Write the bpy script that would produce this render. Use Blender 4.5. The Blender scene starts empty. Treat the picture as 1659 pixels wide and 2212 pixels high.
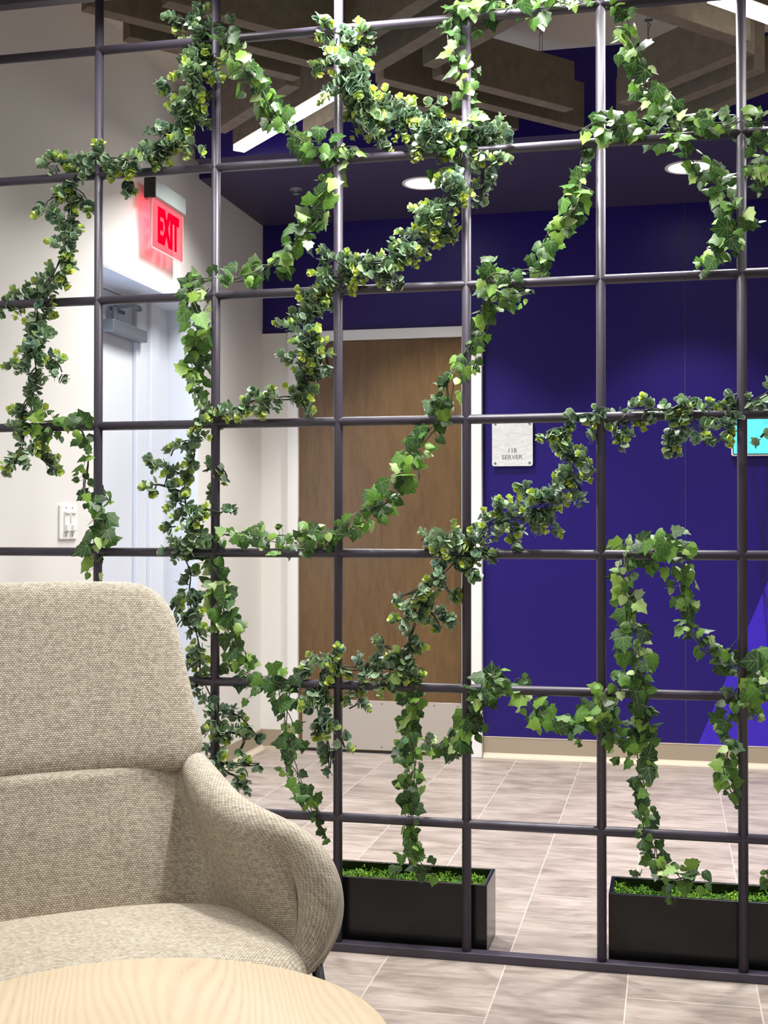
import bpy, bmesh, math, random
import numpy as np
from mathutils import Vector, Matrix

PI = math.pi
rng = random.Random(11)
SC = bpy.context.scene
COL = SC.collection

# ------------------------------------------------------------------ camera
CAM = Vector((1.5281, -3.2012, 1.1048))
YAW, PIT, ROL, FPX = .2223, .0116, .0005, 2724.7

def cam_axes():
    cy, sy, cp, sp = math.cos(YAW), math.sin(YAW), math.cos(PIT), math.sin(PIT)
    f = Vector((-sy * cp, cy * cp, sp)); r = Vector((cy, sy, 0)); u = r.cross(f)
    c, s = math.cos(ROL), math.sin(ROL)
    return r * c + u * s, u * c - r * s, f
CR, CU, CF = cam_axes()
cd = bpy.data.cameras.new('camera'); cam = bpy.data.objects.new('camera', cd); COL.objects.link(cam)
cd.sensor_fit = 'HORIZONTAL'; cd.sensor_width = 36; cd.lens = FPX / 1659 * 36
cd.clip_start = .05; cd.clip_end = 60
m = Matrix((CR, CU, -CF)).transposed().to_4x4(); m.translation = CAM
cam.matrix_world = m
SC.camera = cam

def at_y(px, py, y):
    """World point on the plane Y=y seen at photo pixel (px,py)."""
    d = CR * ((px - 829.5) / FPX) - CU * ((py - 1106) / FPX) + CF
    return CAM + d * ((y - CAM.y) / d.y)

# ------------------------------------------------------------------ materials
def srgb(r, g, b):
    def f(c):
        c /= 255.
        return c / 12.92 if c <= .04045 else ((c + .055) / 1.055) ** 2.4
    return (f(r), f(g), f(b), 1)

class MT:
    def __init__(s, name, col=(.5, .5, .5, 1), rough=.5, metal=0., spec=.5):
        s.m = bpy.data.materials.new(name); s.m.use_nodes = True
        s.nt = s.m.node_tree; s.N = s.nt.nodes; s.L = s.nt.links
        s.b = s.N['Principled BSDF']; s.out = s.N['Material Output']
        s.b.inputs['Base Color'].default_value = col
        s.b.inputs['Roughness'].default_value = rough
        s.b.inputs['Metallic'].default_value = metal
        s.b.inputs['Specular IOR Level'].default_value = spec
    def n(s, t, **k):
        x = s.N.new(t)
        for a, v in k.items():
            if a.startswith('i_'):
                x.inputs[a[2:].replace('_', ' ')].default_value = v
            else: setattr(x, a, v)
        return x
    def lk(s, a, b): s.L.new(a, b)
    def math(s, op, a, b=None, c=None):
        x = s.N.new('ShaderNodeMath'); x.operation = op
        for i, v in enumerate((a, b, c)):
            if v is None: continue
            if hasattr(v, 'links'): s.L.new(v, x.inputs[i])
            else: x.inputs[i].default_value = v
        return x.outputs[0]
    def mix(s, fac, a, b, blend='MIX'):
        x = s.N.new('ShaderNodeMix'); x.data_type = 'RGBA'; x.blend_type = blend
        for i, v in ((0, fac), (6, a), (7, b)):
            if hasattr(v, 'links'): s.L.new(v, x.inputs[i])
            else: x.inputs[i].default_value = v
        return x.outputs[2]
    def ramp(s, fac, pts):
        x = s.N.new('ShaderNodeValToRGB'); s.L.new(fac, x.inputs[0])
        e = x.color_ramp.elements
        e[0].position, e[0].color = pts[0]; e[1].position, e[1].color = pts[-1]
        for p, c in pts[1:-1]:
            q = e.new(p); q.color = c
        return x.outputs[0]
    def coord(s, kind='Object', scale=(1, 1, 1), rot=(0, 0, 0)):
        t = s.N.new('ShaderNodeTexCoord'); mp = s.N.new('ShaderNodeMapping')
        mp.inputs['Scale'].default_value = scale; mp.inputs['Rotation'].default_value = rot
        s.L.new(t.outputs[kind], mp.inputs[0]); return mp.outputs[0]
    def noise(s, vec, scale, detail=3, rough=.5, dist=0.):
        x = s.N.new('ShaderNodeTexNoise'); s.L.new(vec, x.inputs['Vector'])
        x.inputs['Scale'].default_value = scale; x.inputs['Detail'].default_value = detail
        x.inputs['Roughness'].default_value = rough; x.inputs['Distortion'].default_value = dist
        return x.outputs['Fac']
    def bump(s, h, strength=.3, dist=.002):
        x = s.N.new('ShaderNodeBump'); x.inputs['Strength'].default_value = strength
        x.inputs['Distance'].default_value = dist
        s.L.new(h, x.inputs['Height']); s.L.new(x.outputs[0], s.b.inputs['Normal'])
    def col(s, c): s.L.new(c, s.b.inputs['Base Color'])

M = {}
def simple(name, col, rough=.5, metal=0., spec=.5, nscale=None, nbump=.1, ndist=.0006):
    t = MT(name, col, rough, metal, spec)
    if nscale:
        h = t.noise(t.coord(), nscale, 3)
        t.bump(h, nbump, ndist)
    M[name] = t.m
    return t

simple('white_paint', srgb(226, 224, 220), .6, nscale=260, nbump=.25)
simple('ceiling_paint', srgb(206, 200, 192), .85, nscale=200)
simple('blue_paint', (.0098, .0012, .122, 1), .40, spec=.42, nscale=320, nbump=.22)
simple('violet_paint', (.036, .012, .44, 1), .4, nscale=320, nbump=.2)
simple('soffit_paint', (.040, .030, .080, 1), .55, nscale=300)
simple('trim_white', srgb(230, 229, 226), .38)
simple('trim_cool_lit', srgb(210, 215, 224), .3)  # cool grey-white door paint, with the recess's bluish light mixed into the colour
simple('base_vinyl', srgb(160, 146, 127), .5)
simple('base_toe', srgb(200, 187, 168), .5)
simple('black_metal', (.012, .012, .014, 1), .4)
simple('planter_black', (.006, .0062, .0068, 1), .2, spec=.4, nscale=500, nbump=.12)
simple('stem_dark', (.022, .035, .014, 1), .6)
simple('stem_brown', (.05, .065, .028, 1), .6)
simple('switch_white', srgb(238, 238, 236), .35)
simple('text_black', (.03, .03, .032, 1), .5)
simple('text_grey', (.13, .135, .14, 1), .5)
simple('closer_grey', srgb(120, 126, 132), .4, .5)
simple('housing_grey', srgb(176, 186, 184), .45, .3)
simple('lamp_trim', srgb(225, 222, 215), .4)
simple('kick_metal', srgb(214, 208, 200), .34, .75)
simple('cord_black', (.012, .012, .02, 1), .5)

# lattice paint: dark aubergine satin
t = MT('lattice_paint', (.046, .038, .058, 1), .42, 0., .55)
t.bump(t.noise(t.coord(), 90, 2), .06, .001); M['lattice_paint'] = t.m

# floor: 12 x 23 inch stone-look tiles in a one third stagger
t = MT('floor_tile', rough=.42)
tc = t.n('ShaderNodeTexCoord'); sx = t.n('ShaderNodeSeparateXYZ'); t.lk(tc.outputs['Object'], sx.inputs[0])
cx = t.math('DIVIDE', t.math('SUBTRACT', sx.outputs[0], .517), .3035)
ci = t.math('FLOOR', cx); fx = t.math('FRACT', cx)
vy = t.math('DIVIDE', t.math('ADD', t.math('ADD', sx.outputs[1], .175), t.math('MULTIPLY', ci, .195)), .585)
vi = t.math('FLOOR', vy); fy = t.math('FRACT', vy)
ex = t.math('MULTIPLY', t.math('MINIMUM', fx, t.math('SUBTRACT', 1., fx)), .3035)
ey = t.math('MULTIPLY', t.math('MINIMUM', fy, t.math('SUBTRACT', 1., fy)), .585)
ed = t.math('MINIMUM', ex, ey)
grout = t.math('LESS_THAN', ed, .0016)
cv = t.n('ShaderNodeCombineXYZ'); t.lk(ci, cv.inputs[0]); t.lk(vi, cv.inputs[1])
wn = t.n('ShaderNodeTexWhiteNoise'); wn.noise_dimensions = '3D'; t.lk(cv.outputs[0], wn.inputs['Vector'])
off = t.n('ShaderNodeVectorMath', operation='SCALE'); t.lk(wn.outputs['Color'], off.inputs[0]); off.inputs['Scale'].default_value = 7
ad = t.n('ShaderNodeVectorMath', operation='ADD'); t.lk(tc.outputs['Object'], ad.inputs[0]); t.lk(off.outputs[0], ad.inputs[1])
mp = t.n('ShaderNodeMapping'); mp.inputs['Scale'].default_value = (4.2, 12, 1); t.lk(ad.outputs[0], mp.inputs[0])
n1 = t.noise(mp.outputs[0], 1.0, 6, .62, .5)
mp2 = t.n('ShaderNodeMapping'); mp2.inputs['Scale'].default_value = (9, 55, 1); t.lk(ad.outputs[0], mp2.inputs[0])
n2 = t.noise(mp2.outputs[0], 1.0, 5, .65, .3)
n3 = t.noise(ad.outputs[0], 5., 3, .5)
nn = t.math('ADD', t.math('ADD', t.math('MULTIPLY', n1, .5), t.math('MULTIPLY', n2, .32)), t.math('MULTIPLY', n3, .18))
base = t.ramp(nn, [(.32, srgb(104, 93, 86)), (.45, srgb(139, 127, 119)), (.54, srgb(160, 148, 140)), (.68, srgb(182, 171, 163))])
tv = t.math('ADD', t.math('MULTIPLY', wn.outputs['Value'], .12), .94)
tint = t.n('ShaderNodeCombineXYZ')
for i in range(3): t.lk(tv, tint.inputs[i])
base = t.mix(1., base, tint.outputs[0], 'MULTIPLY')
t.col(t.mix(grout, base, srgb(186, 178, 170)))
t.bump(t.math('SUBTRACT', nn, t.math('MULTIPLY', grout, .6)), .12, .002)
M['floor_tile'] = t.m

# brown veneer door
t = MT('door_wood', rough=.38, spec=.4)
v = t.coord(scale=(1, 1, .16))
g1 = t.noise(v, 26, 5, .6, .8); g2 = t.noise(v, 90, 3, .6); g3 = t.noise(t.coord(scale=(1, 1, .5)), 4, 3)
gg = t.math('ADD', t.math('ADD', t.math('MULTIPLY', g1, .45), t.math('MULTIPLY', g2, .25)), t.math('MULTIPLY', g3, .3))
t.col(t.ramp(gg, [(.33, srgb(82, 60, 35)), (.5, srgb(101, 77, 47)), (.7, srgb(113, 88, 56))]))
M['door_wood'] = t.m

# pale maple table top
t = MT('maple', rough=.33, spec=.4)
v0 = t.coord(rot=(0, 0, -.40)); vm = t.n('ShaderNodeMapping'); vm.inputs['Scale'].default_value = (1, .13, 1); t.lk(v0, vm.inputs[0]); v = vm.outputs[0]
g3 = t.noise(v, 5.5, 2, .4, .3)
w = t.n('ShaderNodeTexWave', wave_type='BANDS', bands_direction='X', wave_profile='SIN')
va = t.n('ShaderNodeVectorMath', operation='ADD'); t.lk(v, va.inputs[0])
sc = t.n('ShaderNodeCombineXYZ'); t.lk(t.math('MULTIPLY', g3, .34), sc.inputs[0]); t.lk(sc.outputs[0], va.inputs[1])
t.lk(va.outputs[0], w.inputs['Vector']); w.inputs['Scale'].default_value = 24; w.inputs['Distortion'].default_value = 2.2
w.inputs['Detail'].default_value = 3; w.inputs['Detail Scale'].default_value = 2.0
fine = t.noise(v, 160, 3, .6)
gg = t.math('ADD', t.math('MULTIPLY', w.outputs['Fac'], .5), t.math('ADD', t.math('MULTIPLY', fine, .3), t.math('MULTIPLY', g3, .3)))
t.col(t.ramp(gg, [(.16, srgb(192, 170, 140)), (.30, srgb(212, 192, 163)), (.75, srgb(221, 202, 174))]))
M['maple'] = t.m

# oatmeal woven upholstery (UV in metres)
t = MT('upholstery', rough=.9, spec=.2)
uv = t.n('ShaderNodeUVMap'); uv.uv_map = 'UVMap'
su = t.n('ShaderNodeSeparateXYZ')
nz = t.n('ShaderNodeTexNoise'); t.lk(uv.outputs[0], nz.inputs['Vector']); nz.inputs['Scale'].default_value = 60; nz.inputs['Detail'].default_value = 2
jit = t.n('ShaderNodeVectorMath', operation='MULTIPLY_ADD'); t.lk(nz.outputs['Color'], jit.inputs[0])
jit.inputs[1].default_value = (.0016, .0016, 0); t.lk(uv.outputs[0], jit.inputs[2])
t.lk(jit.outputs[0], su.inputs[0])
P1 = .0046
row = t.math('DIVIDE', su.outputs[1], P1 * .8); rf = t.math('FLOOR', row)
ux = t.math('ADD', t.math('DIVIDE', su.outputs[0], P1 * 1.25), t.math('MULTIPLY', t.math('MODULO', rf, 2.), .5))
su1 = t.math('ABSOLUTE', t.math('SINE', t.math('MULTIPLY', ux, PI)))
sv1 = t.math('ABSOLUTE', t.math('SINE', t.math('MULTIPLY', row, PI)))
hh = t.math('POWER', t.math('MULTIPLY', su1, sv1), .6)
cc = t.n('ShaderNodeCombineXYZ'); t.lk(t.math('FLOOR', ux), cc.inputs[0]); t.lk(rf, cc.inputs[1])
wn = t.n('ShaderNodeTexWhiteNoise'); wn.noise_dimensions = '3D'; t.lk(cc.outputs[0], wn.inputs['Vector'])
lp = t.n('ShaderNodeMapping'); lp.inputs['Scale'].default_value = (14, 150, 1); t.lk(uv.outputs[0], lp.inputs[0])
slub = t.noise(lp.outputs[0], 1., 3, .6)
lp2 = t.n('ShaderNodeMapping'); lp2.inputs['Scale'].default_value = (180, 11, 1); t.lk(uv.outputs[0], lp2.inputs[0])
slub2 = t.noise(lp2.outputs[0], 1., 3, .6)
vv = t.math('ADD', t.math('ADD', t.math('MULTIPLY', hh, .46), t.math('MULTIPLY', wn.outputs['Value'], .22)),
            t.math('ADD', t.math('MULTIPLY', slub, .2), t.math('MULTIPLY', slub2, .2)))
t.col(t.ramp(vv, [(.18, srgb(84, 76, 66)), (.42, srgb(154, 143, 127)), (.66, srgb(194, 184, 166)), (.9, srgb(220, 212, 196))]))
t.bump(t.math('ADD', hh, t.math('MULTIPLY', wn.outputs['Value'], .25)), .55, .0014)
t.b.inputs['Sheen Weight'].default_value = .15
M['upholstery'] = t.m

# felt baffles
t = MT('felt', rough=.95, spec=.15)
n1 = t.noise(t.coord(), 420, 3, .7); n2 = t.noise(t.coord(), 28, 3, .6)
t.col(t.ramp(t.math('ADD', t.math('MULTIPLY', n1, .6), t.math('MULTIPLY', n2, .4)), [(.3, srgb(96, 87, 77)), (.7, srgb(131, 120, 107))]))
t.bump(n1, .4, .0012); M['felt'] = t.m

# brushed steel sign face
t = MT('sign_face', rough=.42, metal=.25)
v = t.coord(scale=(.25, 1, 1))
t.col(t.ramp(t.noise(v, 150, 4, .7), [(.3, srgb(206, 208, 206)), (.7, srgb(238, 239, 237))])); M['sign_face'] = t.m

# moss
t = MT('moss', rough=.85)
at = t.n('ShaderNodeAttribute', attribute_name='tint')
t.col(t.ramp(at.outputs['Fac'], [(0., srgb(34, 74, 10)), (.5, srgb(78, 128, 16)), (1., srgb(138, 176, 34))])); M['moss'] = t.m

# leaves: dark to yellow green by the leaf's own tint, veins or pale rim from the leaf's UV
def leaf_mat(name, ramp, vein, euc):
    t = MT(name, rough=.42, spec=.45)
    at = t.n('ShaderNodeAttribute', attribute_name='tint')
    c = t.ramp(at.outputs['Fac'], ramp)
    uv = t.n('ShaderNodeUVMap'); uv.uv_map = 'UVMap'
    s = t.n('ShaderNodeSeparateXYZ'); t.lk(uv.outputs[0], s.inputs[0])
    u = t.math('ABSOLUTE', s.outputs[0]); v = s.outputs[1]
    if euc:
        rim = t.math('GREATER_THAN', t.math('POWER', t.math('ADD', t.math('POWER', t.math('MULTIPLY', u, 2.05), 2.), t.math('POWER', t.math('MULTIPLY', t.math('SUBTRACT', v, .5), 2.), 2.)), .5), .83)
        c = t.mix(t.math('MULTIPLY', rim, .62), c, vein)
    else:
        mid = t.math('LESS_THAN', u, .018)
        d1 = t.math('LESS_THAN', t.math('ABSOLUTE', t.math('SUBTRACT', t.math('SUBTRACT', v, .12), t.math('MULTIPLY', u, 1.1))), .02)
        d2 = t.math('LESS_THAN', t.math('ABSOLUTE', t.math('SUBTRACT', t.math('SUBTRACT', v, .36), t.math('MULTIPLY', u, 1.1))), .018)
        d3 = t.math('LESS_THAN', t.math('ABSOLUTE', t.math('SUBTRACT', t.math('SUBTRACT', v, .1), t.math('MULTIPLY', u, .1))), .02)
        k = t.math('MAXIMUM', t.math('MAXIMUM', mid, d1), t.math('MAXIMUM', d2, d3))
        c = t.mix(t.math('MULTIPLY', k, .27), c, vein)
        nz = t.noise(t.coord(), 130, 3, .6)
        c = t.mix(t.math('MULTIPLY', t.math('GREATER_THAN', nz, .6), .12), c, (.01, .03, .005, 1))
    ge = t.n('ShaderNodeNewGeometry')
    c = t.mix(t.math('MULTIPLY', ge.outputs['Backfacing'], 0.32 if not euc else .2), c, srgb(186, 206, 158))
    t.col(c)
    tr = t.n('ShaderNodeBsdfTranslucent'); t.lk(c, tr.inputs['Color'])
    mx = t.n('ShaderNodeMixShader'); mx.inputs[0].default_value = .26 if not euc else .14
    t.lk(t.b.outputs[0], mx.inputs[1]); t.lk(tr.outputs[0], mx.inputs[2]); t.lk(mx.outputs[0], t.out.inputs[0])
    M[name] = t.m
leaf_mat('ivy_leaf', [(0., srgb(30, 58, 34)), (.35, srgb(56, 94, 44)), (.65, srgb(96, 142, 52)), (.85, srgb(140, 178, 72)), (1., srgb(180, 202, 140))], srgb(176, 200, 120), False)
leaf_mat('gum_leaf', [(0., srgb(40, 68, 54)), (.4, srgb(76, 110, 88)), (.72, srgb(124, 158, 112)), (.85, srgb(166, 192, 66)), (1., srgb(206, 218, 74))], srgb(190, 208, 178), True)

def emis(name, col, strength):
    t = MT(name); e = t.n('ShaderNodeEmission'); e.inputs[0].default_value = col; e.inputs[1].default_value = strength
    t.lk(e.outputs[0], t.out.inputs[0]); M[name] = t.m
emis('lamp_glow', (1, .965, .86, 1), 7)
emis('down_glow', (1, .97, .9, 1), 6)
emis('screen_cyan', srgb(108, 236, 246), 1.0)
emis('screen_text', srgb(60, 180, 200), .9)
emis('exit_red', (1, .0, .02, 1), 1.15)
emis('recess_glow', (.62, .76, 1, 1), 2.2)  # bluish glow of the panel added in the door recess
# clear acrylic exit panel edge lit in red
t = MT('exit_panel'); e = t.n('ShaderNodeEmission'); e.inputs[0].default_value = (1, .17, .21, 1); e.inputs[1].default_value = .85
tr = t.n('ShaderNodeBsdfTransparent'); mx = t.n('ShaderNodeMixShader'); mx.inputs[0].default_value = .62
t.lk(tr.outputs[0], mx.inputs[1]); t.lk(e.outputs[0], mx.inputs[2]); t.lk(mx.outputs[0], t.out.inputs[0]); M['exit_panel'] = t.m
t = MT('exit_edge', (.9, .55, .55, 1), .2); M['exit_edge'] = t.m

# ------------------------------------------------------------------ mesh helpers
class MB:
    """Collects vertices and faces of ONE mesh."""
    def __init__(s): s.v = []; s.f = []; s.mi = []; s.k = 0
    def add(s, vs, fs, mi=0):
        o = len(s.v); s.v += [tuple(p) for p in vs]; s.f += [tuple(i + o for i in q) for q in fs]; s.mi += [mi] * len(fs)
    def box(s, x0, x1, y0, y1, z0, z1, mi=0):
        s.add([(x, y, z) for z in (z0, z1) for y in (y0, y1) for x in (x0, x1)],
              [(0, 2, 3, 1), (4, 5, 7, 6), (0, 1, 5, 4), (2, 6, 7, 3), (0, 4, 6, 2), (1, 3, 7, 5)], mi)
    def tube(s, pts, r, n=12, caps=True, mi=0):
        pts = [Vector(p) for p in pts]; N = len(pts)
        rad = r if isinstance(r, (list, tuple)) else [r] * N
        ref = None; vs = []
        for i, p in enumerate(pts):
            d = (pts[min(i + 1, N - 1)] - pts[max(i - 1, 0)])
            if d.length < 1e-9: d = Vector((0, 0, 1))
            d.normalize()
            if ref is None:
                ref = Vector((0, 0, 1)) if abs(d.z) < .9 else Vector((1, 0, 0))
            a = (ref - d * ref.dot(d))
            if a.length < 1e-6: a = d.orthogonal()
            a.normalize(); b = d.cross(a); ref = a
            vs += [p + (a * math.cos(2 * PI * j / n) + b * math.sin(2 * PI * j / n)) * rad[i] for j in range(n)]
        fs = []
        for i in range(N - 1):
            for j in range(n):
                k = (j + 1) % n
                fs.append((i * n + j, i * n + k, (i + 1) * n + k, (i + 1) * n + j))
        if caps: fs += [tuple(reversed(range(n))), tuple((N - 1) * n + j for j in range(n))]
        s.add(vs, fs, mi)
    def prism(s, poly, axis, a0, a1, mi=0):
        """poly: 2D points of the two remaining axes (cyclic order), extruded along axis."""
        def P(q, a):
            return {0: (a, q[0], q[1]), 1: (q[0], a, q[1]), 2: (q[0], q[1], a)}[axis]
        n = len(poly)
        vs = [P(q, a0) for q in poly] + [P(q, a1) for q in poly]
        fs = [tuple(range(n)), tuple(range(2 * n - 1, n - 1, -1))] + [(i, i + n, (i + 1) % n + n, (i + 1) % n) for i in range(n)]
        s.add(vs, fs, mi)
    def lathe(s, prof, c, n=40, mi=0):
        vs = [(c[0] + r * math.cos(2 * PI * j / n), c[1] + r * math.sin(2 * PI * j / n), c[2] + z) for r, z in prof for j in range(n)]
        fs = [(i * n + j, i * n + (j + 1) % n, (i + 1) * n + (j + 1) % n, (i + 1) * n + j) for i in range(len(prof) - 1) for j in range(n)]
        s.add(vs, fs, mi)
    def build(s, name, mats, parent=None, bevel=0., smooth=False, seg=2, loc=None):
        me = bpy.data.meshes.new(name); me.from_pydata(s.v, [], s.f); me.validate()
        mats = mats if isinstance(mats, (list, tuple)) else [mats]
        for q in mats: me.materials.append(M[q])
        if len(mats) > 1 and len(me.polygons) == len(s.mi): me.polygons.foreach_set('material_index', s.mi)
        bm = bmesh.new(); bm.from_mesh(me); bmesh.ops.recalc_face_normals(bm, faces=bm.faces); bm.to_mesh(me); bm.free()
        o = bpy.data.objects.new(name, me); COL.objects.link(o)
        if smooth: me.polygons.foreach_set('use_smooth', [True] * len(me.polygons))
        if bevel:
            b = o.modifiers.new('bevel', 'BEVEL'); b.width = bevel; b.segments = seg; b.limit_method = 'ANGLE'; b.angle_limit = .6
            me.polygons.foreach_set('use_smooth', [True] * len(me.polygons))
            w = o.modifiers.new('wn', 'WEIGHTED_NORMAL'); w.keep_sharp = True
        if parent is not None:
            o.parent = parent
            if parent.type == 'EMPTY': o.matrix_parent_inverse = parent.matrix_basis.inverted()
        return o

def tag(o, label, cat, group=None, kind=None):
    o['label'] = label; o['category'] = cat
    if group: o['group'] = group
    if kind: o['kind'] = kind
    return o
def thing(name, label, cat, loc, group=None):
    o = bpy.data.objects.new(name, None); COL.objects.link(o); o.location = loc; o.empty_display_size = .05
    return tag(o, label, cat, group)
def struct(o):
    o['kind'] = 'structure'; return o
def rrect(x0, x1, z0, z1, r, n=6):
    p = []
    for cx, cz, a in ((x1 - r, z1 - r, 0), (x0 + r, z1 - r, 90), (x0 + r, z0 + r, 180), (x1 - r, z0 + r, 270)):
        for i in range(n + 1):
            t = math.radians(a + 90 * i / n); p.append((cx + r * math.cos(t), cz + r * math.sin(t)))
    return p
def text_mesh(name, s, size, mat, parent, mw, extrude=.0006, offset=0., sx=1.):
    cu = bpy.data.curves.new(name, 'FONT'); cu.body = s; cu.size = size; cu.align_x = 'CENTER'; cu.align_y = 'CENTER'
    cu.extrude = extrude; cu.offset = offset
    o = bpy.data.objects.new(name, cu); COL.objects.link(o)
    bpy.context.view_layer.update()
    dg = bpy.context.evaluated_depsgraph_get()
    me = bpy.data.meshes.new_from_object(o.evaluated_get(dg))
    bpy.data.objects.remove(o); bpy.data.curves.remove(cu)
    me.name = name
    me.transform(mw @ Matrix.Diagonal((sx, 1, 1, 1)))
    me.materials.clear(); me.materials.append(M[mat])
    o = bpy.data.objects.new(name, me); COL.objects.link(o)
    o.parent = parent
    if parent.type == 'EMPTY': o.matrix_parent_inverse = parent.matrix_basis.inverted()
    return o

# ------------------------------------------------------------------ room shell
XW, YB, ZC, ZS = -.46, 2.83, 2.945, 2.615
b = MB(); b.box(-1.6, 6., -6., YB + .2, -.1, 0); struct(b.build('floor', 'floor_tile'))
b = MB(); b.box(-1.6, 6., -6., YB + .2, ZC, ZC + .1); struct(b.build('ceiling', 'ceiling_paint'))
b = MB(); b.box(XW - .3, 6., YB, YB + .2, 0, ZC); struct(b.build('wall_back', 'blue_paint'))
OY0, OY1, OZ, XD = 1.0, 1.95, 2.05, -.62
b = MB()
b.box(XW - .3, XW, -6., OY0, 0, ZC); b.box(XW - .3, XW, OY0, OY1, OZ, ZC); b.box(XW - .3, XW, OY1, YB, 0, ZC)
struct(b.build('wall_left', 'white_paint'))
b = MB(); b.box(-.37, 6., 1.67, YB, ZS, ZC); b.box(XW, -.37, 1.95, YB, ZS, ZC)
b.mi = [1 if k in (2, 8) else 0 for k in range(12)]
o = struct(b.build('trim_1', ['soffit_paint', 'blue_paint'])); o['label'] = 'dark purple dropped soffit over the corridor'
# panel joint on the blue wall
b = MB(); b.box(1.6005, 1.6035, YB - .0012, YB, .1, ZS); struct(b.build('trim_2', 'soffit_paint'))
# baseboards
b = MB(); b.box(.656, 6., YB - .008, YB, .014, .096, 0)
b.prism([(YB, 0), (YB - .03, 0), (YB - .027, .006), (YB - .012, .014), (YB - .008, .022), (YB, .022)], 0, .656, 6., 1)
b.box(.656, 6., YB - .0095, YB, .096, .099, 1)
struct(b.build('baseboard_back', ['base_vinyl', 'base_toe']))
b = MB(); b.box(XW, XW + .008, OY1 + .03, YB, .014, .096, 0)
b.prism([(XW, 0), (XW + .03, 0), (XW + .026, .006), (XW + .012, .014), (XW + .008, .022), (XW, .022)], 1, OY1 + .03, YB, 1)
b.box(XW, -.355, YB - .023, YB - .015, .014, .096, 0); b.box(XW, -.355, YB - .045, YB - .015, 0, .013, 1)
struct(b.build('baseboard_left', ['base_vinyl', 'base_toe']))
# white strip of wall left of the brown door
b = MB(); b.box(XW, -.318, YB - .015, YB, 0, 2.07); struct(b.build('trim_3', 'white_paint'))

# brown door with kick plate in a white frame
root = bpy.data.objects.new('door_1', None); COL.objects.link(root); root.location = (.15, YB, 0); struct(root)
root['label'] = 'brown wood veneer door with a steel kick plate'
b = MB(); b.box(-.262, .556, YB - .022, YB - .002, .008, 2.018); leaf = b.build('door_leaf', 'door_wood', root, .002)
b = MB()
b.box(-.318, -.262, YB - .045, YB, 0, 2.07); b.box(.556, .654, YB - .045, YB, 0, 2.07); b.box(-.318, .654, YB - .0455, YB, 2.02, 2.0705)
b.box(-.330, -.318, YB - .03, YB, 0, 2.07)
b.build('door_frame', 'trim_white', root, .004)
b = MB(); b.box(-.243, .552, YB - .0245, YB - .022, .014, .255)
o = b.build('kick_plate', 'kick_metal', root, .0008); o['label'] = 'brushed steel kick plate'
for x in (-.225, -.09, .03, .16, .29, .42, .535):
    for z in (.03, .24):
        b = MB(); b.tube([(x, YB - .0245, z), (x, YB - .0258, z)], .0042, 10); b.build('screw', 'closer_grey', o)
b = MB(); b.box(-.26, .555, YB - .03, YB - .001, 0, .008); b.build('threshold_seal', 'black_metal', root)
for z in (.25, 1.05, 1.8):
    b = MB(); b.tube([(-.262, YB - .03, z), (-.262, YB - .03, z + .1)], .006, 10); b.build('hinge', 'closer_grey', root)

# white exit door in its recess on the left wall
root = bpy.data.objects.new('door_2', None); COL.objects.link(root); root.location = (XD, 1.2, 0); struct(root)
root['label'] = 'white recessed door under the red exit sign'
b = MB(); b.box(XD - .045, XD - .006, .72, 1.63, .008, 2.035); b.build('door_leaf', 'trim_cool_lit', root, .002)
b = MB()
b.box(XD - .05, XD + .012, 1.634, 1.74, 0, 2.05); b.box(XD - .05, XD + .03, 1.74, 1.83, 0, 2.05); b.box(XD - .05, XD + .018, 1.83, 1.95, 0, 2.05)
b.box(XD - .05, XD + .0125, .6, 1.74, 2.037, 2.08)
b.build('door_frame', 'trim_cool_lit', root, .004)
b = MB(); b.box(XD - .006, XD - .002, 1.04, 1.20, .75, 1.75); o = b.build('glow_panel', 'recess_glow', root); o['label'] = 'narrow glowing panel added to light the recess'  # unseen emissive panel, added to tint the recess blue
cl = MB(); cl.box(XD - .006, XD + .05, 1.33, 1.655, 1.862, 1.912); closer = cl.build('door_closer', 'closer_grey', root, .006)
b = MB(); b.box(XD + .01, XD + .02, 1.36, 1.50, 1.955, 1.968); b.tube([(XD + .03, 1.38, 1.912), (XD + .03, 1.38, 1.965)], .012, 10)
b.tube([(XD + .03, 1.38, 1.965), (XD + .07, 1.47, 1.985), (XD + .05, 1.56, 1.99)], .008, 8)
b.tube([(XD + .05, 1.56, 1.99), (XD + .02, 1.64, 2.0)], .012, 8)
arm = b.build('closer_arm', 'closer_grey', closer)
# liner of the recess
b = MB(); b.box(XD - .05, XW - .001, OY1 - .006, OY1, 0, OZ); b.box(XD - .05, XW - .001, OY0, OY1, OZ - .006, OZ); struct(b.build('trim_4', 'trim_cool_lit'))

# violet triangle painted on the blue wall
b = MB(); b.prism([(1.657, .0985), (3.2, .0985), (3.2, 2.6), (2.687, 2.6)], 1, YB - .0015, YB + .001)
o = struct(b.build('trim_5', 'violet_paint')); o['label'] = 'brighter violet slanted panel painted on the blue wall'

# ------------------------------------------------------------------ lattice
S, SXX = .345, .345 * .9871
R0 = .0121
root = thing('metal_lattice', 'tall dark aubergine square metal lattice standing on the tiled floor', 'room divider', (0, 0, 0))
for i in range(-1, 8):
    b = MB(); b.tube([(i * SXX, 0, .015), (i * SXX, 0, 2.565)], R0, 20); b.build('upright', 'lattice_paint', root, smooth=True)
for j in range(1, 8):
    b = MB(); b.tube([(-1 * SXX, 0, j * S), (7 * SXX, 0, j * S)], R0, 20); b.build('crossbar', 'lattice_paint', root, smooth=True)
b = MB(); b.box(-.445, 2.4, -.018, .018, 0, .022); b.build('base_rail', 'lattice_paint', root, .002)
b = MB(); b.box(-.445, 2.4, -.02, .02, 2.56, 2.60); b.build('top_rail', 'lattice_paint', root, .002)

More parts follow.
